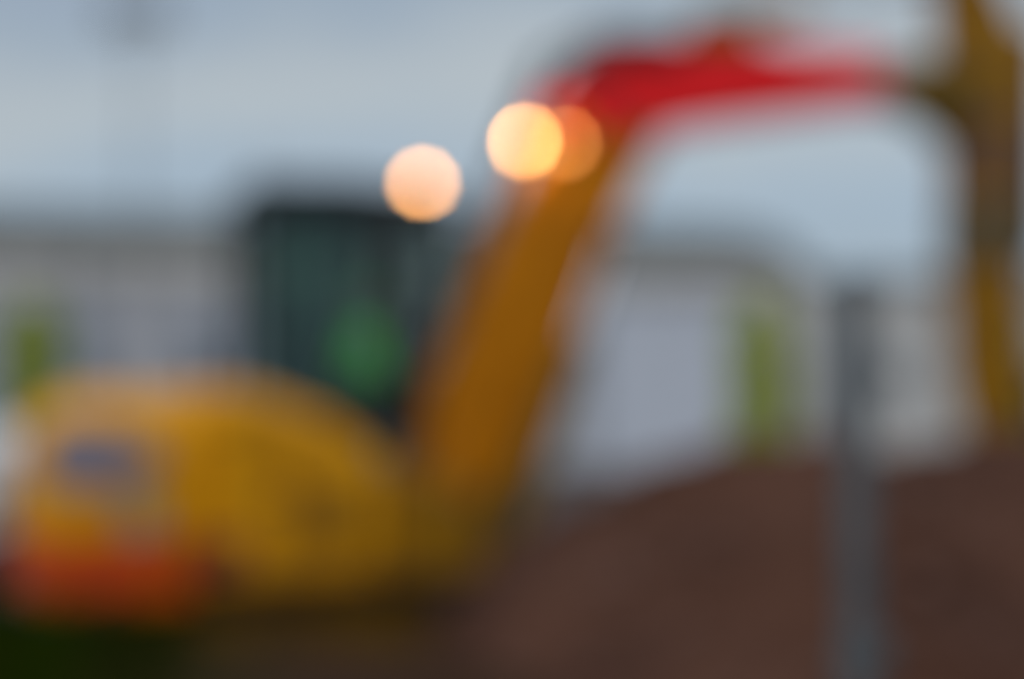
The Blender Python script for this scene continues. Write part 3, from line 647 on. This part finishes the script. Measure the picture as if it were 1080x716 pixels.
# ================================================================== WORLD, LIGHT, CAMERA
w = bpy.data.worlds.new('World'); scene.world = w; w.use_nodes = True
nt = w.node_tree; bg = nt.nodes['Background']; bg.inputs[1].default_value = 0.1
sky = nt.nodes.new('ShaderNodeTexSky'); sky.sky_type = 'NISHITA'; sky.sun_disc = False
SUN_EL, SUN_ROT = R(28), R(215)
sky.sun_elevation = SUN_EL; sky.sun_rotation = SUN_ROT
tc = nt.nodes.new('ShaderNodeTexCoord'); mp = nt.nodes.new('ShaderNodeMapping'); mp.inputs['Scale'].default_value = (2.2, 2.2, 5.0)
mp.inputs['Location'].default_value = (0.35, 0.0, 0.42)
nz = nt.nodes.new('ShaderNodeTexNoise'); nz.inputs['Scale'].default_value = 1.7; nz.inputs['Detail'].default_value = 3; nz.inputs['Roughness'].default_value = .45
nt.links.new(tc.outputs['Generated'], mp.inputs[0]); nt.links.new(mp.outputs[0], nz.inputs['Vector'])
sz = nt.nodes.new('ShaderNodeSeparateXYZ'); nt.links.new(tc.outputs['Generated'], sz.inputs[0])
ma = nt.nodes.new('ShaderNodeMath'); ma.operation = 'MULTIPLY_ADD'; ma.inputs[1].default_value = .22; ma.inputs[2].default_value = -.11
nt.links.new(nz.outputs['Fac'], ma.inputs[0])
mb2 = nt.nodes.new('ShaderNodeMath'); mb2.operation = 'ADD'; nt.links.new(ma.outputs[0], mb2.inputs[0]); nt.links.new(sz.outputs['Z'], mb2.inputs[1])
cr = nt.nodes.new('ShaderNodeValToRGB'); el = cr.color_ramp.elements    # layered cloud: banks of paler and bluer grey
el[0].position = .10; el[0].color = (.34, .42, .50, 1); el[1].position = .40; el[1].color = (.36, .43, .50, 1)
for p_, c_ in ((.15, (.35, .44, .53, 1)), (.21, (.45, .50, .53, 1)), (.27, (.31, .385, .47, 1)), (.31, (.315, .375, .47, 1))):
    e_ = el.new(p_); e_.color = c_
nt.links.new(mb2.outputs[0], cr.inputs[0])
mul = nt.nodes.new('ShaderNodeVectorMath'); mul.operation = 'SCALE'; mul.inputs['Scale'].default_value = 10.0
sx = nt.nodes.new('ShaderNodeSeparateXYZ'); nt.links.new(tc.outputs['Generated'], sx.inputs[0])
mz = nt.nodes.new('ShaderNodeMapRange'); mz.inputs[1].default_value = .32; mz.inputs[2].default_value = .9; mz.inputs[3].default_value = 10.6; mz.inputs[4].default_value = 27.0
nt.links.new(sx.outputs['Z'], mz.inputs[0]); nt.links.new(mz.outputs[0], mul.inputs['Scale'])   # overcast sky: brighter overhead
nt.links.new(cr.outputs[0], mul.inputs[0])
mx = nt.nodes.new('ShaderNodeMix'); mx.data_type = 'RGBA'; mx.inputs[0].default_value = .93
nt.links.new(sky.outputs[0], mx.inputs[6]); nt.links.new(mul.outputs[0], mx.inputs[7]); nt.links.new(mx.outputs[2], bg.inputs[0])
sl = bpy.data.lights.new('sun', 'SUN'); sl.energy = 0.5; sl.angle = R(15); sl.color = (1, .95, .88)
so = bpy.data.objects.new('sun', sl); COL.objects.link(so)
d = Vector((math.sin(SUN_ROT)*math.cos(SUN_EL), math.cos(SUN_ROT)*math.cos(SUN_EL), math.sin(SUN_EL)))
so.rotation_euler = (-d).to_track_quat('-Z', 'Y').to_euler()
# light thrown by the lit work lights
for nm, p, e in (('work_light_glow', l2, 10), ('work_light_glow', l1, 5), ('work_light_glow', l3, 3)):
    l = bpy.data.lights.new(nm, 'POINT'); l.energy = e; l.color = (1, .62, .32); l.shadow_soft_size = .05
    o = bpy.data.objects.new(nm, l); COL.objects.link(o); o.location = p; o.parent = EX

cam = bpy.data.cameras.new('camera'); co = bpy.data.objects.new('camera', cam); COL.objects.link(co)
cam.sensor_width = 36; cam.lens = 50; cam.clip_end = 3000
co.location = (0, 0, CAMH); co.rotation_euler = (R(90), 0, 0)
cam.shift_y = (HOR-358)/1080.0      # level camera, horizon below the middle of the frame
cam.dof.use_dof = True; cam.dof.focus_distance = 0.60; cam.dof.aperture_fstop = 1.45
cam.dof.aperture_blades = 11; cam.dof.aperture_rotation = R(10)
scene.camera = co
scene.render.engine = 'CYCLES'
scene.view_settings.view_transform = 'Standard'; scene.view_settings.look = 'None'; scene.view_settings.exposure = 0
scene.cycles.use_denoising = True
